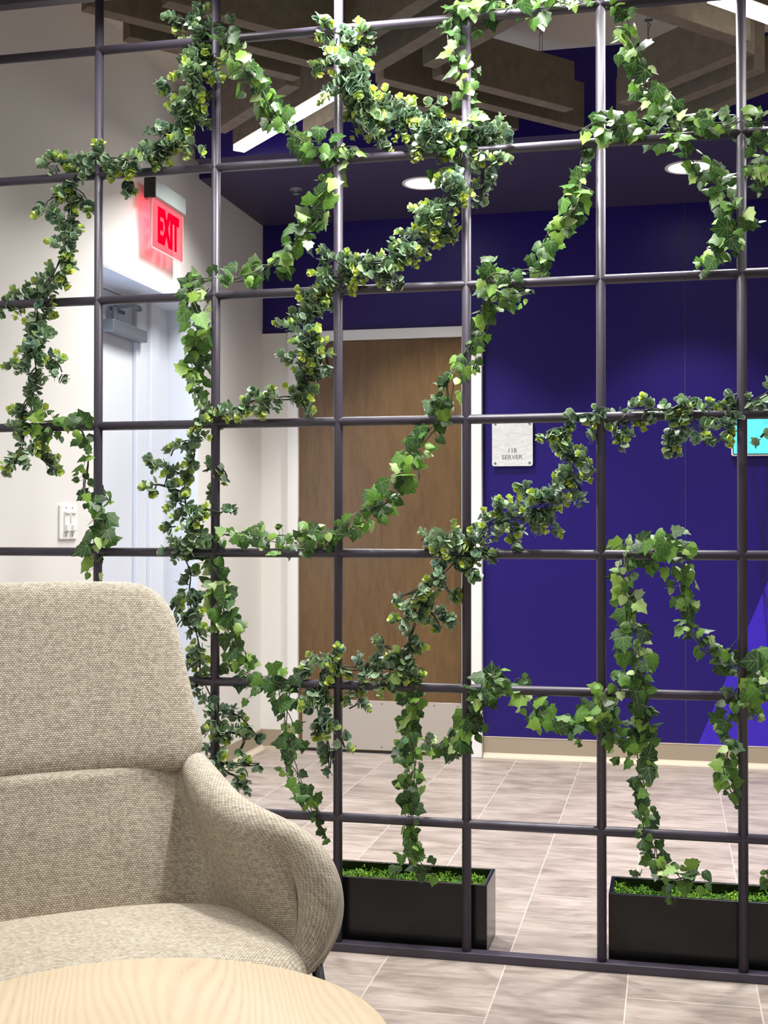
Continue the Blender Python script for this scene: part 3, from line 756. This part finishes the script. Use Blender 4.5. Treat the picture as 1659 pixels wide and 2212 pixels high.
bf('felt baffle whose lower face ends just left above the glowing linear light', (-.1168, 1.3347), D2, .60)
bf('felt baffle in line with the left linear light, rising to the fourth upright', (.5867, .8414), D2, .60)
bf('felt baffle rising right behind the top bar between third and fourth uprights', (.497, .712), D2, .80)
bf('felt baffle pointing at the viewer with rounded end left of the bright top row ivy', (.7865, .8394), D2, .61)
bf('broad felt baffle under the white ceiling patch, hung from two visible wires', (.7589, .928), D1, .60)
bf('long felt baffle directly below and behind the one with two visible wires', (.5652, .9212), D1, .917)
bf('short felt baffle lowest of the set, just above the eucalyptus on the second row', (.527, 1.110), D1, .615)
bf('felt baffle deep behind the left linear light, against the dark soffit', (.20, 1.458), D2, .42)
bf('broad felt baffle behind the ivy falling from the top right', (1.3882, 1.3448), D2, .58)
bf('felt baffle one step lower than the broad right one, seen under it', (1.375, 1.575), D2, .66)
bf('lowest right felt baffle, just above the ivy on the second row', (1.60, 1.575), D2, .55)
bf('felt baffle crossing the sixth upright below the right linear light', (1.327, .405), D1, .61)
bf('glowing white linear light left of the third upright', (-.1263, 1.5806), D2, .915, light=LL)
bf('glowing white linear light cut off at the top right', (1.6332, .4961), D1, .80, light=LL)
# unseen linear lights over the lounge; those near the lattice added to brighten leaves
for i, (p, D, w) in enumerate(LOUNGE):
    q = along(p, D, .917); c = ((p[0] + q[0]) / 2, (p[1] + q[1]) / 2)
    ld = bpy.data.lights.new('linear_lamp', 'AREA'); ld.shape = 'RECTANGLE'; ld.size = .9; ld.size_y = .05; ld.energy = w; ld.color = (1, .98, .955); ld.spread = math.radians(SPREAD)
    lo = bpy.data.objects.new('linear_lamp', ld); COL.objects.link(lo); lo.location = (c[0], c[1], 2.6); lo.rotation_euler = (0, 0, math.atan2(D.y, D.x))

# ------------------------------------------------------------------ downlights, sprinkler
for x, lab in ((.483, 'round recessed downlight in the purple soffit above the brown door'), (1.612, 'round recessed downlight in the purple soffit left of the sixth upright'), (2.74, None)):
    if lab:
        r = thing('downlight', lab, 'light', (x, 2.228, ZS), 'round downlights in the soffit')
        b = MB(); b.lathe([(.099, 0), (.0985, -.004), (.092, -.006), (.084, -.0035), (.0835, 0)], (x, 2.228, ZS), 48); b.build('trim_ring', 'lamp_trim', r, smooth=True)
        b = MB(); b.lathe([(.0001, -.0022), (.05, -.0022), (.084, -.0022)], (x, 2.228, ZS), 48); b.build('lens', 'down_glow', r)
    ld = bpy.data.lights.new('down_lamp', 'SPOT'); ld.energy = DOWN; ld.spot_size = math.radians(92); ld.spot_blend = .45; ld.shadow_soft_size = .06; ld.color = (1, .95, .88)
    lo = bpy.data.objects.new('down_lamp', ld); COL.objects.link(lo); lo.location = (x, 2.228, ZS - .012)
b = MB(); b.lathe([(.032, 0), (.031, -.006), (.024, -.009), (.015, -.008), (.012, -.02), (.017, -.022), (.016, -.026), (.0001, -.027)], (-.0965, 2.205, ZS + .002), 28)
tag(b.build('sprinkler_head', 'closer_grey', smooth=True), 'small round sprinkler head in the purple soffit left of the downlight', 'sprinkler')

# ------------------------------------------------------------------ exit sign
r = thing('exit_sign', 'red glowing exit sign with clear panel mounted on the white left wall', 'sign', (XW, 1.465, 2.30))
b = MB(); b.box(-.434, -.390, 1.312, 1.624, 2.372, 2.442); b.build('housing', 'housing_grey', r, .005)
b = MB(); b.box(-.436, -.388, 1.302, 1.3125, 2.366, 2.446); b.build('end_cap', 'black_metal', r, .004)
b = MB(); b.box(XW, -.434, 1.37, 1.56, 2.375, 2.44); b.build('canopy', 'housing_grey', r, .003)
b = MB(); b.prism(rrect(1.318, 1.630, 2.182, 2.371, .006), 0, -.413, -.408); pan = b.build('panel', 'exit_panel', r)
b = MB()
for y0, y1, z0, z1 in ((1.314, 1.318, 2.182, 2.371), (1.630, 1.633, 2.182, 2.371), (1.314, 1.633, 2.179, 2.182)): b.box(-.414, -.407, y0, y1, z0, z1)
b.build('panel_edge', 'exit_edge', pan)
mw = Matrix.Translation((-.4065, 1.476, 2.272)) @ Matrix(((0, 0, 1, 0), (1, 0, 0, 0), (0, 1, 0, 0), (0, 0, 0, 1)))
text_mesh('lettering', 'EXIT', .178, 'exit_red', r, mw, extrude=.0008, offset=.010, sx=.58)
ld = bpy.data.lights.new('exit_lamp', 'AREA'); ld.shape = 'RECTANGLE'; ld.size = .17; ld.size_y = .3; ld.energy = .55; ld.color = (1, .05, .08)
lo = bpy.data.objects.new('exit_lamp', ld); COL.objects.link(lo); lo.location = (-.4155, 1.47, 2.275); lo.rotation_euler = (0, PI / 2, 0)

# ------------------------------------------------------------------ switch plate
r = thing('light_switch', 'white double dimmer switch plate on the left wall', 'switch', (XW, .728, 1.119))
b = MB(); b.prism(rrect(.664, .792, 1.061, 1.179, .006), 0, XW, XW + .007); b.build('plate', 'switch_white', r, .003)
for y in (.707, .752):
    b = MB(); b.box(XW + .006, XW + .0125, y - .0165, y + .0165, 1.088, 1.156); sw = b.build('dimmer', 'switch_white', r, .002)
    b = MB(); b.box(XW + .0125, XW + .019, y - .014, y + .014, 1.090, 1.112); b.build('slider', 'switch_white', sw, .0015)
    b = MB(); b.box(XW + .0125, XW + .0165, y - .0135, y + .0135, 1.148, 1.155); b.build('toggle', 'switch_white', sw, .0015)
for y in (.707, .752):
    for z in (1.074, 1.168):
        b = MB(); b.tube([(XW + .006, y, z), (XW + .0078, y, z)], .0028, 10); b.build('screw', 'closer_grey', r)

# ------------------------------------------------------------------ room sign
r = thing('room_sign', 'square brushed metal room sign reading 118 server beside the brown door', 'sign', (.798, YB, 1.5))
b = MB(); b.prism(rrect(.7005, .8955, 1.394, 1.612, .011), 1, YB - .020, YB - .016); b.build('face_plate', 'sign_face', r, .0008)
for x in (.716, .880):
    for z in (1.409, 1.597):
        b = MB(); b.tube([(x, YB, z), (x, YB - .0225, z)], .0055, 14); b.build('standoff', 'closer_grey', r)
B_ = Matrix(((1, 0, 0, 0), (0, 0, -1, 0), (0, 1, 0, 0), (0, 0, 0, 1)))
text_mesh('lettering', '118', .0305, 'text_grey', r, Matrix.Translation((.7968, YB - .0202, 1.468)) @ B_, .0002, .0002)
text_mesh('lettering', 'SERVER', .0305, 'text_grey', r, Matrix.Translation((.7968, YB - .0202, 1.436)) @ B_, .0002, .0002)

# ------------------------------------------------------------------ wall tablet and its cords
r = thing('wall_tablet', 'white framed tablet with a cyan screen on the blue wall', 'screen', (1.94, YB, 1.53))
b = MB(); b.prism(rrect(1.808, 2.09, 1.430, 1.628, .01), 1, YB - .026, YB - .003); b.build('case', 'trim_white', r, .004)
b = MB(); b.prism(rrect(1.814, 2.084, 1.436, 1.622, .006), 1, YB - .0266, YB - .026); b.build('bezel', 'black_metal', r)
b = MB(); b.box(1.818, 2.080, YB - .0272, YB - .0266, 1.440, 1.618); sc_ = b.build('screen', 'screen_cyan', r)
b = MB()
for i in range(14): x = 1.872 + i * .013; b.box(x, x + .003, YB - .0275, YB - .0272, 1.447, 1.450)
b.build('screen_dots', 'screen_text', sc_)
b = MB()
for i in range(5): b.box(1.945, 1.945 + .1 - .012 * (i % 3), YB - .0275, YB - .0272, 1.604 - i * .007, 1.6055 - i * .007)
b.build('screen_text', 'screen_text', sc_)
for pts, lab in (([(1.905, YB - .012, 1.44), (1.912, YB - .006, 1.34), (1.938, YB - .006, 1.12), (1.955, YB - .006, 1.02), (1.950, YB - .006, .80), (1.972, YB - .006, .5), (1.975, YB - .006, .1)], 'thin black cord hanging from the tablet, the left one'),
                 ([(1.962, YB - .012, 1.44), (1.966, YB - .006, 1.25), (1.951, YB - .006, 1.10), (1.940, YB - .006, .9), (1.985, YB - .006, .6), (1.99, YB - .006, .1)], 'thin black cord hanging from the tablet, the right one')):
    sm = []
    for i in range(len(pts) - 1):
        for k in range(6):
            t_ = k / 6; p0, p1, p2, p3 = [Vector(pts[j]) for j in (max(i - 1, 0), i, i + 1, min(i + 2, len(pts) - 1))]
            sm.append(.5 * (2 * p1 + (p2 - p0) * t_ + (2 * p0 - 5 * p1 + 4 * p2 - p3) * t_ ** 2 + (3 * p1 - p0 - 3 * p2 + p3) * t_ ** 3))
    sm.append(Vector(pts[-1]))
    b = MB(); b.tube(sm, .0016, 6); tag(b.build('tablet_cord', 'cord_black', smooth=True), lab, 'cord', 'cords under the tablet')

# ------------------------------------------------------------------ armchair (local frame: x across, y towards the sitter's knees, z up)
KS = 1.1
TH = math.radians(37)
CO = Vector((.649, -1.348, 0))
ux = Vector((math.cos(TH), math.sin(TH), 0)); fy = Vector((math.sin(TH), -math.cos(TH), 0))
def ch(x, y, z): return CO + ux * (x * KS) + fy * (y * KS) + Vector((0, 0, max(0., 1.1 * z - .1105)))
chair = thing('lounge_chair', 'oatmeal woven fabric lounge chair in front of the lattice', 'armchair', CO)

def grid_obj(name, G, UVs, mat, parent, close_u=False, solid=0., sub=2, off=1.):
    """G: rows of world points."""
    nr, nc = len(G), len(G[0])
    vs = [p for r_ in G for p in r_]; fs = []; uvf = []
    for i in range(nr - 1):
        for j in range(nc - 1 if not close_u else nc):
            k = (j + 1) % nc
            fs.append((i * nc + j, i * nc + k, (i + 1) * nc + k, (i + 1) * nc + j))
            uvf += [UVs[i][j], UVs[i][j + 1 if close_u else k], UVs[i + 1][j + 1 if close_u else k], UVs[i + 1][j]]
    me = bpy.data.meshes.new(name); me.from_pydata([tuple(p) for p in vs], [], fs); me.materials.append(M[mat])
    ul = me.uv_layers.new(name='UVMap'); ul.data.foreach_set('uv', [c for q in uvf for c in q])
    me.polygons.foreach_set('use_smooth', [True] * len(fs))
    o = bpy.data.objects.new(name, me); COL.objects.link(o); o.parent = parent
    if parent.type == 'EMPTY': o.matrix_parent_inverse = parent.matrix_basis.inverted()
    if solid:
        s = o.modifiers.new('solid', 'SOLIDIFY'); s.thickness = solid; s.offset = off; s.use_even_offset = False
    if sub:
        s = o.modifiers.new('sub', 'SUBSURF'); s.levels = sub; s.render_levels = sub
    return o

# lower shell: lumbar and arms as one bucket with a thick rolled rim; stations: ridge point, heading of the outside, rim radius, inner foot, bulge
full = [((-c[0], c[1], c[2]), 180 - a, r_, (-f_[0], f_[1], f_[2]), bl) for c, a, r_, f_, bl in reversed(SHELL[1:])] + SHELL
NS = len(full)
def section(k):
    c, a, r_, f_, bl = full[k]
    c = Vector(c); f_ = Vector(f_)
    n = Vector((math.cos(math.radians(a)), math.sin(math.radians(a)), 0))
    T_ = (Vector(full[min(k + 1, NS - 1)][0]) - Vector(full[max(k - 1, 0)][0])).normalized()
    U = T_.cross(n); U = U if U.z > 0 else -U
    if U.length < .1: U = Vector((0, 0, 1))
    U.normalize()
    m_ = c - U * r_
    i1 = m_ - n * r_; o1 = m_ + n * r_
    fo = f_ + n * r_ * 1.35
    P_ = []
    for t_ in (0, .2, .4, .6, .8): P_.append(f_.lerp(i1, t_) + n * bl * 4 * t_ * (1 - t_))
    for ph in (0, 30, 62, 90, 118, 150, 180): P_.append(m_ - n * r_ * math.cos(math.radians(ph)) + U * r_ * math.sin(math.radians(ph)))
    for t_ in (.2, .45, .7, 1.): P_.append(o1.lerp(fo, t_) + n * bl * 2.2 * 4 * t_ * (1 - t_))
    return P_
secs = [section(k) for k in range(NS)]
NP = len(secs[0])
G = [[ch(*secs[k][i]) for k in range(NS)] for i in range(NP)]
vlen = [sum((secs[NS // 2][q] - secs[NS // 2][q + 1]).length for q in range(i)) * KS for i in range(NP)]
UVs = []
cu_ = [0.]
for k in range(1, NS): cu_.append(cu_[-1] + (secs[k][3] - secs[k - 1][3]).length * KS)
for i in range(NP):
    UVs.append([(cu_[k], sum((secs[k][q] - secs[k][q + 1]).length for q in range(i)) * KS) for k in range(NS)])
shell = grid_obj('shell', G, UVs, 'upholstery', chair, sub=3)
# bottom of the bucket under the cushion
def plan_poly(n, hw, y0, y1, p=3.2):
    out = []
    for i in range(n):
        a = 2 * PI * i / n; c, s_ = math.cos(a), math.sin(a)
        out.append((hw * math.copysign(abs(c) ** (2 / p), c), (y0 + y1) / 2 + (y1 - y0) / 2 * math.copysign(abs(s_) ** (2 / p), s_)))
    return out
def pillow(name, poly, fn, thick, mat, parent, rings=(0, .25, .5, .75, .9, .97, 1.), pw=3., sub=2):
    """closed puffed body: poly in 2D, fn(u,v,d)->world, thick(u,v) half thickness at the middle."""
    n = len(poly); cx = sum(p[0] for p in poly) / n; cy = sum(p[1] for p in poly) / n
    G, UVs = [], []
    seq = [(r_, 1) for r_ in rings[1:]] + [(r_, -1) for r_ in reversed(rings[1:-1])]
    for r_, sg in seq:
        h = (1 - r_ ** pw) ** (1 / 2.2)
        row, uvr = [], []
        for (px_, py_) in poly:
            u = cx + (px_ - cx) * (r_ if sg > 0 else r_); v = cy + (py_ - cy) * r_
            d = thick(u, v) * h * sg
            row.append(fn(u, v, d)); uvr.append((u * KS, v * KS + (0 if sg > 0 else 3)))
        uvr.append(uvr[0]); G.append(row); UVs.append(uvr)
    for i, rr_ in enumerate(seq):
        if rr_[1] < 0:
            UVs[i] = [(a, b_ - 3) for a, b_ in UVs[i]]
    nr = len(G)
    vs = [p for r_ in G for p in r_]; fs = []; uvf = []
    for i in range(nr - 1):
        for j in range(n):
            k = (j + 1) % n
            fs.append((i * n + j, i * n + k, (i + 1) * n + k, (i + 1) * n + j))
            uvf += [UVs[i][j], UVs[i][j + 1], UVs[i + 1][j + 1], UVs[i + 1][j]]
    for base_, sg in ((0, 1), ((nr - 1) * n, -1)):
        ci = len(vs); vs.append(fn(cx, cy, thick(cx, cy) * sg)); 
        for j in range(n):
            k = (j + 1) % n; i0 = 0 if sg > 0 else nr - 1
            fs.append((ci, base_ + k, base_ + j) if sg > 0 else (ci, base_ + j, base_ + k))
            t3 = [(cx * KS, cy * KS), UVs[i0][j + 1], UVs[i0][j]]
            uvf += t3 if sg > 0 else [t3[0], t3[2], t3[1]]
    me = bpy.data.meshes.new(name); me.from_pydata([tuple(p) for p in vs], [], fs); me.materials.append(M[mat])
    ul = me.uv_layers.new(name='UVMap'); ul.data.foreach_set('uv', [c for q in uvf for c in q])
    me.polygons.foreach_set('use_smooth', [True] * len(fs))
    bm = bmesh.new(); bm.from_mesh(me); bmesh.ops.recalc_face_normals(bm, faces=bm.faces); bm.to_mesh(me); bm.free()
    o = bpy.data.objects.new(name, me); COL.objects.link(o); o.parent = parent
    if parent.type == 'EMPTY': o.matrix_parent_inverse = parent.matrix_basis.inverted()
    if sub:
        s = o.modifiers.new('sub', 'SUBSURF'); s.levels = sub; s.render_levels = sub
    return o
# seat cushion
SEATP = plan_poly(56, .322, -.275, .138, 3.2)
def seat_fn(u, v, d):
    return ch(u, v, .421 + d + (.010 * math.cos(u * 4.2)) + .004)
pillow('seat_cushion', SEATP, seat_fn, lambda u, v: .062, 'upholstery', chair, rings=(0, .25, .5, .7, .82, .9, .96, 1.), pw=5.)
# underside pan
pillow('seat_pan', plan_poly(32, .322, -.25, .118, 3.0), lambda u, v, d: ch(u, v, .398 + d), lambda u, v: .04, 'upholstery', chair, pw=5.)
# upper backrest
def back_poly():
    P_ = []
    hw0, hw1, z0, z1, rc = BKP
    side = lambda z: hw0 + (hw1 - hw0) * (z - z0) / (z1 - z0)
    rb = .05
    P_ += [(x, z0) for x in np.linspace(-hw0 + rb, hw0 - rb, 12)]
    P_ += [(side(z0 + rb) - rb + rb * math.sin(a), z0 + rb - rb * math.cos(a)) for a in np.linspace(.3, PI / 2 - .2, 4)] + [(side(z), z) for z in np.linspace(z0 + rb, z1 - rc, 8)]
    cxx, czz = side(z1 - rc) - rc, z1 - rc
    P_ += [(cxx + rc * math.cos(a), czz + rc * math.sin(a)) for a in np.linspace(.2, PI / 2 - .08, 6)]
    P_ += [(x, z1 + .003 * math.cos(x * 8)) for x in np.linspace(cxx - .03, -cxx + .03, 8)]
    P_ += [(-cxx - rc * math.cos(a), czz + rc * math.sin(a)) for a in np.linspace(PI / 2 - .08, .2, 6)]
    P_ += [(-side(z), z) for z in np.linspace(z1 - rc, z0 + rb, 8)] + [(-side(z0 + rb) + rb - rb * math.sin(a), z0 + rb - rb * math.cos(a)) for a in np.linspace(PI / 2 - .2, .3, 4)]
    return P_
def back_fn(u, v, d):
    y = BKY[0] + (BKY[1] - BKY[0]) * (v - BKP[2]) / (BKP[3] - BKP[2]) + .18 * u * u
    return ch(u, y + d * .92, v + d * .38)
pillow('backrest', back_poly(), back_fn, lambda u, v: .031, 'upholstery', chair, rings=(0, .3, .6, .8, .9, .95, .98, 1.), pw=11.)
# legs
for sx, y0, y1 in ((.23, -.18, -.30), (-.23, -.18, -.30), (.322, .03, .07), (-.322, .03, .07)):
    b = MB(); a = ch(sx, y0, 0); a.z = .375; e = ch(sx + math.copysign(.045, sx), y1, 0); e.z = 0
    b.tube([a, a + (e - a) * .5, e], [.010, .0095, .0085], 14); b.build('leg', 'black_metal', chair, smooth=True)

# ------------------------------------------------------------------ round table
TC, TR, TZ = Vector((.939, -1.870, 0)), .2925, .52
tb = thing('round_side_table', 'round pale maple side table in the foreground', 'table', TC)
b = MB(); b.lathe([(.0001, 0), (TR * .6, 0), (TR - .003, 0), (TR - .0008, -.001), (TR, -.003), (TR, -.019), (TR - .001, -.021), (TR - .003, -.022), (TR * .6, -.022), (.0001, -.022)], (TC.x, TC.y, TZ), 128)
o = b.build('table_top', 'maple', tb, smooth=True); md = o.modifiers.new('es', 'EDGE_SPLIT'); md.split_angle = .7
o['label'] = 'pale maple top'
b = MB(); b.tube([(TC.x, TC.y, .012), (TC.x, TC.y, TZ - .03)], .025, 24); b.build('pedestal', 'black_metal', tb, smooth=True)
b = MB(); b.lathe([(.0001, TZ - .022), (.09, TZ - .022), (.09, TZ - .03), (.0001, TZ - .03)], (TC.x, TC.y, 0), 32); b.build('mounting_plate', 'black_metal', tb)
b = MB(); b.lathe([(.0001, 0), (.2, 0), (.2, .006), (.19, .01), (.03, .016), (.0001, .016)], (TC.x, TC.y, 0), 64); b.build('base', 'black_metal', tb, smooth=True)

# ------------------------------------------------------------------ added cool fill lamp in the recess and ambient of the open plan room
ld = bpy.data.lights.new('recess_fill_lamp', 'AREA'); ld.shape = 'RECTANGLE'; ld.size = .16; ld.size_y = 1.0; ld.energy = RECESS_FILL; ld.color = (.42, .62, 1)
lo = bpy.data.objects.new('recess_fill_lamp', ld); COL.objects.link(lo); lo.location = (XD + .003, 1.12, 1.25); lo.rotation_euler = (PI / 2, 0, -PI / 2)

w = bpy.data.worlds.new('world'); SC.world = w; w.use_nodes = True
bg = w.node_tree.nodes['Background']; bg.inputs[0].default_value = (1, .975, .94, 1); bg.inputs[1].default_value = AMB

vs_ = SC.view_settings
SC.display_settings.display_device = 'sRGB'
vs_.view_transform = 'Standard'; vs_.look = 'None'; vs_.gamma = 1; vs_.use_curve_mapping = False; vs_.exposure = EXPO
